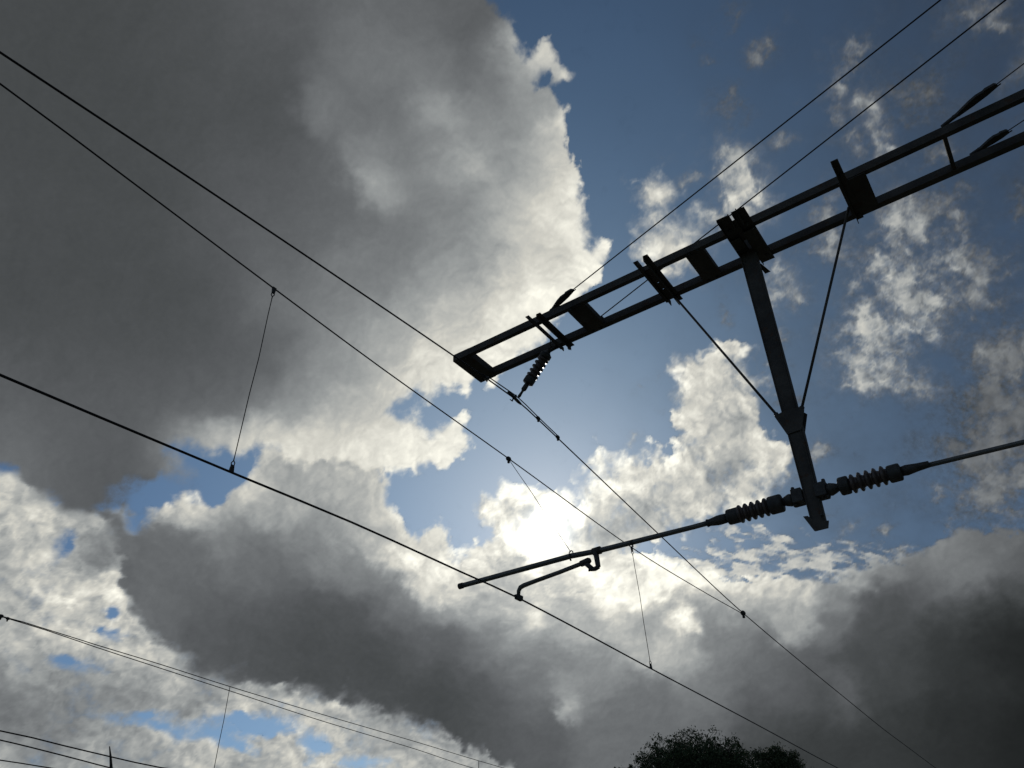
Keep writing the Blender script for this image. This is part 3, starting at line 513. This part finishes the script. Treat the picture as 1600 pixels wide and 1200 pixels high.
def fittings(a, X, s):
    m = MB()                                  # swivel bracket bolted to the post
    m.box(*[tuple(f(p, q) for p, q in zip(X(-.02, 2.40, PT - .03), X(.055, 2.50, PT + .07))) for f in (min, max)])
    m.lathe(X(.045, 2.385), X(.045, 9), [(0, .018), (.012, .024), (.105, .024), (.118, .016), (.15, .012)], 12)
    m.build('swivel_bracket', CAST, a, .003)
    m = MB(); m.lathe(X(.05), X(1), [(0, .04), (.03, .046), (.06, .036), (.085, .024), (.115, .020)], 12)
    m.build('eye_fitting', CAST, a)
# left arm
La, X = reg_arm('registration_arm', 'long tubular registration arm reaching left past the sun to the contact wire', -1, -1.187)
fittings(La, X, -1)
A = X(.13); B = X(5)
m = MB(); m.lathe(X(.235, 2.442), X(1, 2.442), [(-.01, .04)] + shed_profile(0, 5, .048, .042, .0675) + [(.245, .042)]); INS = m.build('insulator', CERAMIC, La)
m = MB(); m.lathe(X(.13, 2.443), X(1, 2.443), cap_profile(0, .105, .066)); m.build('metal_cap', CAST, INS)
m = MB(); m.lathe(X(.445, 2.441), X(1, 2.441), cap_profile(0, .105, .058)); m.build('metal_cap', CAST, INS)
m = MB(); m.lathe(X(.55, 2.440), X(2, 2.440), [(0, .034), (.05, .037), (.08, .036), (.14, .026), (.16, .030), (.165, .018)], 16); m.build('tube_socket', CAST, La)
ends = [Z(-1.86, PT + .02, 2.441), Z(-2.0, PT + .02, 2.440), Z(-2.83, PT + .01, 2.450), Z(-3.08, PT + .005, 2.466), Z(-4.225, PT, 2.463)]
m = MB(); m.tube(ends, [.019, .019, .0215, .0225, .0225], 16); TB = m.build('arm_tube', TUBE, La)
m = MB(); m.lathe(ends[-1], Vector(ends[-1]) + Vector((-1, 0, -.01)), [(-.028, .026), (0.012, .0265), (.02, .015)], 16); m.build('end_cap', CAST, TB)
# drop bracket with hook, holding the steady arm
m = MB(); m.lathe(Z(-2.875, PT + .01, 2.452), Z(-2, PT + .01, 2.452), [(0, .030), (.07, .032)], 12)
m.prism([(-.019, -.016), (.019, -.016), (.019, .016), (-.019, .016)], Z(-2.842, PT - .005, 2.44), Z(-2.830, PT - .005, 2.312), up=(1, 0, 0), prof2=[(-.016, -.014), (.016, -.014), (.016, .014), (-.016, .014)])
m.tube([Z(-2.825, PT - .005, 2.312), Z(-2.86, PT - .005, 2.302), Z(-2.895, PT - .005, 2.305)], [.018, .019, .016], 8)
m.tube([Z(-2.895, PT - .005, 2.300), Z(-2.915, PT - .005, 2.300), Z(-2.912, PT - .005, 2.316)], [.009, .009, .007], 6)
m.build('drop_bracket', CAST, La)
m = MB(); m.prism([(-.018, -.016), (.018, -.016), (.018, .016), (-.018, .016)], Z(-2.885, PT - .006, 2.308), Z(-2.945, PT - .006, 2.372), up=(0, 1, 0))
m.lathe(Z(-2.985, PT - .006, 2.372), Z(-2, PT - .006, 2.50), [(0, .025), (.075, .027), (.09, .018)], 12); SWV = m
sa = [(-2.93, 2.382), (-3.2, 2.352), (-3.45, 2.330), (-3.545, 2.320), (-3.582, 2.310), (-3.600, 2.285), (-3.603, 2.245)]
m = MB(); m.tube([Z(a, PT, b) for a, b in sa], [.0175, .0175, .018, .0195, .0195, .017, .015], 12); sad = m.build('steady_arm', TUBE, La); SWV.build('swivel', CAST, sad)
m = MB(); m.prism([(-.016, -.026), (.016, -.026), (.020, .014), (-.020, .014)], Z(-3.6, PT - .04, 2.232), Z(-3.6, PT + .04, 2.232)); m.build('contact_clip', CAST, sad, .003)
# right arm
Ra, X = reg_arm('registration_arm', 'tubular registration arm with insulator running out right from the drop post', 1, -1.060)
fittings(Ra, X, 1)
m = MB(); m.lathe(X(.21, 2.442), X(1, 2.442), [(-.01, .04)] + shed_profile(0, 5, .0495, .040, .0675) + [(.25, .04)]); INS = m.build('insulator', CERAMIC, Ra)
m = MB(); m.lathe(X(.135), X(1), cap_profile(0, .075, .064)); m.build('metal_cap', CAST, INS)
m = MB(); m.lathe(X(.455, 2.438), X(1, 2.438), cap_profile(0, .09, .060)); m.build('metal_cap', CAST, INS)
m = MB(); m.lathe(X(.545, 2.437), X(2, 2.437), [(0, .032), (.03, .036), (.10, .027), (.17, .022), (.172, .017)], 16); m.build('tube_socket', CAST, Ra)
m = MB(); m.tube([Z(-.35, PT + .02, 2.431), Z(.02, PT + .01, 2.415), Z(.9, PT, 2.385)], .0165, 14); m.build('arm_tube', TUBE, Ra)
# suspension insulator under the left end of the boom
S = empty('suspension_insulator', Z(-3.30, 5.40, 4.75), 'slanting ribbed brown insulator hung under the left end of the boom', 'insulator')
A = Vector(Z(-3.285, 5.37, 4.675)); B = Vector(Z(-3.590, 5.30, 4.235)); d = (B - A).normalized(); Lh = (B - A).length
m = MB(); m.lathe(A - d * .05, B, [(0, .022), (.03, .030), (.05, .05), (.056, .060), (.095, .060), (.10, .04)], 20)
m.tube([Z(-3.20, 5.47, 4.80), A - d * .03], .018, 8); m.tube([Z(-3.36, 5.46, 4.80), A - d * .03], .016, 8); m.build('top_cap', CAST, S)
m = MB(); m.lathe(A + d * .05, B, [(-.02, .036)] + shed_profile(0, 5, .050, .038, .062) + [(.25, .038)]); m.build('insulator_sheds', CERAMIC, S)
m = MB(); m.lathe(A + d * .285, B, cap_profile(0, .085, .056), 20); m.build('bottom_cap', CAST, S)
m = MB(); m.lathe(A + d * .37, B, [(-.005, .014), (.012, .024), (.07, .026), (.085, .014), (.10, .012), (.15, .016), (.17, .008)], 12); m.build('socket_link', CAST, S)
m = MB(); P0 = Vector(Z(-3.6, 5.263, 4.205))
m.tube([P0 + Vector((-.01, -.11, .03)), P0 + Vector((0, -.05, .012)), P0 + Vector((0, .05, -.004)), P0 + Vector((.01, .085, -.02))], [.010, .016, .016, .010], 8)
m.tube([P0 + Vector((0, -.03, 0)), P0 + Vector((-.005, -.045, -.045)), P0 + Vector((-.01, -.075, -.04))], [.008, .007, .005], 6)
m.tube([P0 + Vector((0, .0, .0)), P0 + Vector((0, .01, .05))], [.012, .012], 6)
m.build('wire_saddle', CAST, S)
m = MB(); m.tube([Z(-3.235, 5.38, 4.86), Z(-3.27, 5.42, 4.82), Z(-3.262, 5.45, 4.79), Z(-3.235, 5.46, 4.78)], .005, 6); m.build('bond_wire', COPPER, S)

# ------------------------------------------------------------------ wires
def wire(name, pts, rad, label, cat='wire', group=None, seg=6, mt=None):
    m = MB(); m.tube(spline([Z(*p) for p in pts]), rad, seg); o = m.build(name, mt or COPPER)
    return tag(o, label, cat, group)
def clip(o_parent, p, d, sz=.022, name='wire_clip'):
    P = Vector(p); D = Vector(d).normalized(); m = MB()
    m.lathe(P - D * sz, P + D, [(0, sz * .4), (sz * .5, sz * .75), (sz * 1.4, sz * .75), (sz * 2, sz * .4)], 8)
    m.tube([P, P + Vector((0, 0, -sz * 1.5))], sz * .42, 6); return m.build(name, CAST, o_parent)
wire('contact_wire', [(-4.0, -6, 2.2), (-3.86, -1.5, 2.19), (-3.77, 1.12, 2.205), (-3.71, 2.49, 2.222), (-3.67, 3.39, 2.238), (-3.63, 4.52, 2.230), (-3.6, 5.263, 2.222), (-3.74, 8.04, 2.225), (-3.9, 11.2, 2.235), (-4.15, 16.24, 2.235), (-4.4, 24, 2.23), (-4.7, 34, 2.22), (-4.4, 60, 2.22)], .0074, 'thick black contact wire gripped by the steady arm', 'contact wire', None, 8)
CW = empty('catenary_wire', P0, 'stranded catenary wire passing behind the boom tip and clamped below its insulator', 'catenary wire')
m = MB(); m.tube(spline([Z(-3.6, t, z) for t, z in ((-6, 3.35), (-2, 3.68), (.45, 3.86), (1.19, 3.925), (2.72, 4.045), (4.3, 4.155), (5.263, 4.205), (5.67, 4.170), (6.03, 4.128), (8.29, 3.855), (10.88, 3.565), (16.39, 3.22), (19.0, 3.09), (30, 2.8), (44, 3.2), (60, 4.1))]), .0072, 6); m.build('wire_strand', COPPER, CW)
m = MB(); m.tube([Z(-3.6, t, z) for t, z in ((4.72, 4.196), (4.86, 4.222), (5.246, 4.249), (5.32, 4.248), (5.45, 4.235), (5.66, 4.204), (5.78, 4.188), (6.03, 4.158), (6.05, 4.13))], .0058, 6); m.build('splice_rod', COPPER, CW)
clip(CW, Z(-3.6, 4.80, 4.19), (0, 1, 0), .022); clip(CW, Z(-3.6, 5.665, 4.186), (0, 1, -.1), .026); clip(CW, Z(-3.6, 6.03, 4.14), (0, 1, -.1), .026)
clip(CW, Z(-3.6, 10.87, 3.565), (0, 1, -.05), .045, 'joint_clamp')
AW = wire('auxiliary_wire', [(-3.6, -6, 3.62), (-3.6, -2, 3.68), (-3.6, .52, 3.665), (-3.6, 1.27, 3.63), (-3.6, 2.38, 3.572), (-3.6, 3.47, 3.525), (-3.6, 5.138, 3.488), (-3.6, 7.51, 3.42), (-3.6, 9.3, 3.47), (-3.6, 10.86, 3.55)], .0054, 'thin auxiliary catenary wire dipping behind the registration arm', 'catenary wire')
dg = 'droppers hung from the auxiliary wire'
def dropper(A, B, label, group=dg, rad=.0032, kink=True, ends=True, sz=.03, parent_name='dropper'):
    A = Vector(A); B = Vector(B)
    e = empty(parent_name, A, label, 'dropper', group)
    m = MB()
    a = A.lerp(B, .055) if ends else A; b = A.lerp(B, .945) if ends else B
    pts = [a, a.lerp(b, .12), a.lerp(b, .4) + Vector((.004, .004, 0)), a.lerp(b, .62), b] if kink else [a, b]
    m.tube(pts, rad, 6); m.build('dropper_wire', COPPER, e)
    if ends:
        for P, Q, nm in ((A, a, 'top_clip'), (B, b, 'bottom_clip')):
            D = (Q - P).normalized(); m = MB()
            m.add([P + Vector((x_, y_, 0)) * sz * .5 + D * (-sz * .2) for x_, y_ in ((-.5, -1), (.5, -1), (.5, 1), (-.5, 1))] + [P + Vector((x_, y_, 0)) * sz * .32 + D * sz * 1.3 for x_, y_ in ((-.6, -1), (.6, -1), (.6, 1), (-.6, 1))],
                  [(0, 1, 2, 3), (7, 6, 5, 4), (0, 4, 5, 1), (1, 5, 6, 2), (2, 6, 7, 3), (3, 7, 4, 0)])
            side = Vector((.55, .83, 0)) * sz * .26
            c = P + D * sz * 1.2; q = P + D * sz * 2.3
            m.tube([c + side, c.lerp(q, .5) + side * 1.3, q], sz * .12, 5); m.tube([c - side, c.lerp(q, .5) - side * 1.3, q], sz * .12, 5)
            m.tube([q - D * sz * .1, q + D * sz * .5], sz * .13, 5)
            m.build(nm, CAST, e)
    return e
dropper(Z(-3.6, 2.385, 3.572), Z(-3.712, 2.43, 2.228), 'long dropper wire in front of the dark upper left cloud, clipped at both ends')
dropper(Z(-3.6, 7.5, 3.42), Z(-3.735, 7.95, 2.232), 'dropper wire just right of the steady arm, down to the contact wire', sz=.034)
e = dropper(Z(-3.6, 5.138, 3.485), Z(-3.078, PT + .005, 2.50), 'slanting tie wire crossing the sun down to an eye on the registration arm', None, .003, ends=False, parent_name='tie_wire')
e['category'] = 'tie wire'
clip(e, Z(-3.6, 5.138, 3.485), (0, 1, 0), .028, 'top_clip')
m = MB(); c = Vector(Z(-3.077, PT, 2.492)); m.tube([c + Vector((.018 * math.cos(a), 0.006, .02 * math.sin(a))) for a in [i * math.pi / 5 for i in range(11)]], .0045, 6)
m.tube([Z(-3.077, PT - .02, 2.475), Z(-3.077, PT - .022, 2.44), Z(-3.078, PT, 2.425)], .007, 6); m.lathe(Z(-3.092, PT + .005, 2.466), Z(-2, PT + .005, 2.466), [(0, .022), (.03, .022)], 12); m.build('eye_clamp', CAST, e)
m = MB(); m.lathe(Z(-2.532, PT + .01, 2.446), Z(-2, PT + .01, 2.447), [(0, .020), (.02, .020)], 10)
m.tube([Z(-2.52, PT + .01, 2.43), Z(-2.52, PT + .01, 2.405)], .006, 6); m.build('small_clip', CAST, La)
# anchored tie wires running from the boom to the upper right
tg = 'tie wires anchored on the boom'
def anchor(A, C0, B, label, thick=1., clamp=True):
    A = Vector(A); C0 = Vector(C0); B = Vector(B); e = empty('anchor_wire', A, label, 'anchor wire', tg)
    d = (C0 - A).normalized(); L0 = (C0 - A).length
    m = MB(); m.tube([C0 - d * .03, B], .0058 * thick, 6); m.build('wire_strand', COPPER, e)
    if clamp:
        side = Vector((0, 0, 1)).cross(d).normalized()
        m = MB(); m.tube([A, A + d * L0 * .3], [.014, .017], 8)
        P = [(.22, -.016), (.28, -.012), (.55, -.035), (.68, -.040), (.80, -.030), (.84, -.036), (.98, -.020), (1.0, -.004), (1.0, .018), (.80, .026), (.55, .024), (.3, .016)]
        n = len(P); vs = [A + d * L0 * a + side * b + Vector((0, 0, -.012)) for a, b in P] + [A + d * L0 * a + side * b + Vector((0, 0, .012)) for a, b in P]
        m.add(vs, [tuple(range(n)), tuple(range(n, 2 * n))[::-1]] + [(i, (i + 1) % n, n + (i + 1) % n, n + i) for i in range(n)])
        m.tube([C0 + side * .018 - d * .03, C0 + side * .022 + d * .02], .006, 6)
        m.build('wedge_clamp', CAST, e, .003)
    return e
anchor(Z(-3.13, 5.12, 4.92), Z(-2.70, 4.94, 4.92), Z(7.1, 2.03, 4.92), 'upper of two long wires, its wedge clamp fixed near the left end of the boom')
e = anchor(Z(-2.70, 5.43, 4.90), Z(-2.66, 5.42, 4.90), Z(7.1, 2.12, 4.90), 'lower of two long wires, running from behind the boom to the top right', 1., False)
m = MB(); m.lathe(Z(-2.70, 5.45, 4.88), Z(-2.6, 5.40, 4.90), [(0, .018), (.03, .022), (.05, .012)], 8); m.build('anchor_eye', CAST, e)
anchor(Z(.53, 5.0, 4.92), Z(.93, 4.835, 4.92), Z(9, 1.7, 4.92), 'wire starting at a clamp on the far channel near the right edge', .7)
anchor(Z(.66, 5.42, 4.92), Z(.94, 5.335, 4.92), Z(9, 2.7, 4.92), 'wire starting at a clamp on the near channel by the right edge', .7)

# wires of the track beyond
fg = 'wires over the far tracks'
FC = empty('catenary_wire', Z(-12.6, 5.0, 3.78), 'upper of the paired thin wires low on the left, clamped at the left edge', 'catenary wire', fg)
m = MB(); m.tube(spline([Z(-12.6, t, z) for t, z in ((-10, 3.2), (0, 3.55), (4.98, 3.785), (5.72, 3.76), (6.52, 3.715), (7.68, 3.66), (9.15, 3.572), (11.35, 3.468), (14.25, 3.35), (16.62, 3.24), (20, 3.12), (30, 2.95), (45, 3.5))]), .0068, 6); m.build('wire_strand', COPPER, FC)
clip(FC, Z(-12.6, 5.02, 3.785), (0, 1, 0), .034, 'support_clamp'); clip(FC, Z(-12.6, 5.12, 3.775), (0, 1, 0), .028, 'support_clamp')
wire('auxiliary_wire', [(-12.6, 5.0, 3.78), (-12.6, 5.72, 3.745), (-12.6, 6.53, 3.68), (-12.6, 7.7, 3.60), (-12.6, 9.17, 3.50), (-12.6, 11.37, 3.35), (-12.6, 14.26, 3.20), (-12.6, 16.3, 3.06), (-12.6, 22, 2.9), (-12.6, 40, 2.9)], .0068, 'lower of the paired thin wires low on the left', 'catenary wire', fg)
dropper(Z(-12.6, 9.15, 3.572), Z(-12.6, 9.13, 2.12), 'thin faint dropper wire from the far catenary at the bottom left', 'far droppers', .006, True, False)
dropper(Z(-12.6, 16.58, 3.24), Z(-12.6, 16.58, 2.1), 'short stub of dropper at the bottom edge below the dark cloud', 'far droppers', .008, False, False)
wire('contact_wire', [(-12.9, -8, 2.3), (-12.6, 5.51, 2.30), (-12.6, 6.46, 2.235), (-12.6, 7.22, 2.18), (-12.6, 8.1, 2.13), (-12.6, 12, 2.1), (-12.8, 40, 2.1)], .010, 'highest of three wires across the bottom left corner', 'contact wire', 'wires across the bottom left corner')
wire('contact_wire', [(-20, -8, 3.9), (-20, 5, 3.68), (-20, 8.82, 3.47), (-20, 10.33, 3.34), (-20, 11.67, 3.21), (-20, 16, 2.9), (-20, 45, 2.7)], .015, 'middle of three wires across the bottom left corner', 'contact wire', 'wires across the bottom left corner')
wire('contact_wire', [(-20, -8, 3.1), (-20, 8.96, 3.08), (-20, 10.27, 3.05), (-20, 14, 3.0), (-20, 45, 2.8)], .013, 'lowest of three wires across the bottom left corner', 'contact wire', 'wires across the bottom left corner')
m = MB(); m.tube([(-20, 11.75, -.6), Z(-20, 11.66, 2.6), Z(-20, 11.58, 3.2), Z(-20, 11.48, 3.47), Z(-20, 11.39, 3.68)], [.06, .045, .038, .026, .012], 8)
tag(m.build('mast_tip', STEEL), 'thin curved mast tip crossing the wires at the bottom left corner', 'mast')

# ------------------------------------------------------------------ trees
def tree(name, label, x, y, zc, blobs, n_leaf, leaf, seed, lm=LEAF, trunk_r=.28, group='trees at the bottom edge'):
    rg = np.random.default_rng(seed); rnd = random.Random(seed)
    T = empty(name, (x, y, -.55), label, 'tree', group)
    base = Vector((x, y, -.55)); m = MB()
    m.tube([base, base + Vector((.1, .05, 1.8)), base + Vector((-.05, .1, zc * .55)), base + Vector((0, 0, zc))], [trunk_r, trunk_r * .8, trunk_r * .6, trunk_r * .3], 10)
    tips = []
    for bx, by, bz, br in blobs:
        c = Vector((x + bx, y + by, bz)); s0 = base + Vector((0, 0, rnd.uniform(.35, .8) * zc))
        mid = s0.lerp(c, .55) + Vector((rnd.uniform(-.3, .3), rnd.uniform(-.3, .3), .3))
        m.tube([s0, mid, c], [trunk_r * .35, trunk_r * .2, .03], 6)
        for k in range(9):
            d = Vector(rg.normal(size=3)).normalized(); d.z = abs(d.z) * .9 + .1 if rnd.random() < .7 else d.z
            e_ = c + Vector((d.x * br, d.y * br, d.z * br * .9)) * rnd.uniform(.75, 1.12); tips.append((e_, br))
            m.tube([c, c.lerp(e_, .5) + Vector((rnd.uniform(-.1, .1), 0, .05)), e_], [.03, .018, .007], 4)
    m.build('trunk', BARK, T)
    # crown: leaf-sized faces gathered in sprays round the twig ends, thinner towards the outline
    cen = []; 
    for bx, by, bz, br in blobs:
        k = int(40 * br * br) + 14
        d = rg.normal(size=(k, 3)); d /= np.linalg.norm(d, axis=1)[:, None]; rr = br * (rg.random(k) ** .42) * (.92 + .14 * np.sin(d[:, 0] * 5 + bx * 3) * np.cos(d[:, 1] * 4 + bz * 5))
        cen.append(np.c_[x + bx + d[:, 0] * rr, y + by + d[:, 1] * rr, bz + d[:, 2] * rr * .88])
    cen.append(np.array([list(t_[0]) for t_ in tips])); cen = np.vstack(cen)
    pick = rg.integers(0, len(cen), n_leaf); sig = np.abs(rg.normal(.11, .045, len(cen)))[pick]
    off = rg.normal(size=(n_leaf, 3)) * sig[:, None] * np.array([1.15, 1.15, .9]); off[:, 2] += .05
    P = cen[pick] + off
    a = rg.normal(size=(n_leaf, 3)); a /= np.linalg.norm(a, axis=1)[:, None]
    b = np.cross(a, rg.normal(size=(n_leaf, 3))); b /= np.linalg.norm(b, axis=1)[:, None]
    s = leaf * rg.uniform(.6, 1.4, n_leaf)[:, None]
    V = np.stack([P - a * s, P + b * s * .45, P + a * s, P - b * s * .45], 1).reshape(-1, 3).astype(np.float32)
    me = bpy.data.meshes.new('crown'); me.vertices.add(len(V)); me.vertices.foreach_set('co', V.ravel())
    me.loops.add(len(V)); me.loops.foreach_set('vertex_index', np.arange(len(V), dtype=np.int32))
    me.polygons.add(n_leaf); me.polygons.foreach_set('loop_start', np.arange(n_leaf, dtype=np.int32) * 4); me.update(calc_edges=True)
    me.materials.append(lm)
    o = bpy.data.objects.new('crown', me); col.objects.link(o); o.parent = T; o.matrix_parent_inverse = Matrix.Translation(-Vector(T.location))
    return T
def at(az_n, az_t, D): return az_n * D, az_t * D
def crown_spots(pts, depth, rg):
    """clump centres: across (m, square to the view), height above eye (m), radius"""
    out = []
    for ac, h, r_ in pts:
        for dd in (-.9, 0., .9):
            k = dd * depth * rg.uniform(.4, 1); vx, vy = -.39, .92
            out.append((ac * .92 + k * vx, ac * .39 + k * vy, h + EYE - (abs(dd) * rg.uniform(.2, 1.0)), r_ * rg.uniform(.85, 1.05)))
    return out
rg0 = np.random.default_rng(5)
bx, by = at(-.385, .923, 46)
tree('broadleaf_tree', 'broad dark bushy treetop rising over the bottom edge', bx, by, 8.0,
     crown_spots([(-.1, 7.1, 1.5), (-1.6, 6.95, 1.35), (1.3, 6.75, 1.35), (-2.8, 6.15, 1.25), (2.15, 5.95, 1.0), (-3.3, 5.3, 1.05), (2.75, 5.4, .8), (.3, 5.6, 1.8), (-1.8, 5.2, 1.8), (1.6, 4.9, 1.5), (0, 3.6, 2.2), (-3., 3.6, 1.6), (2.4, 3.6, 1.5), (-4.0, 5.3, .75), (-3.9, 5.75, .55), (3.35, 5.55, .6)], 2.2, rg0), 190000, .058, 3)
bx, by = at(-.303, .953, 50)
tree('broadleaf_tree', 'smaller paler treetop to the right of the broad dark one', bx, by, 7.0,
     crown_spots([(-.95, 7.4, .5), (-.1, 7.45, .6), (.5, 7.2, .55), (.1, 6.2, .85), (.95, 6.4, .45), (-.8, 6.2, .75), (0, 5., 1.3), (0, 3.9, 1.4), (1.4, 5.9, .4)], .9, rg0), 60000, .058, 7, LEAF2, .2)
bx, by = at(-.468, .884, 44)
tree('broadleaf_tree', 'tiny leafy tip at the bottom edge left of the broad tree', bx, by, 5.2,
     crown_spots([(0., 5.8, .55), (-.5, 5.2, .7), (.6, 5.1, .7), (0, 4.4, 1.1)], .8, rg0), 16000, .058, 9, LEAF, .14)
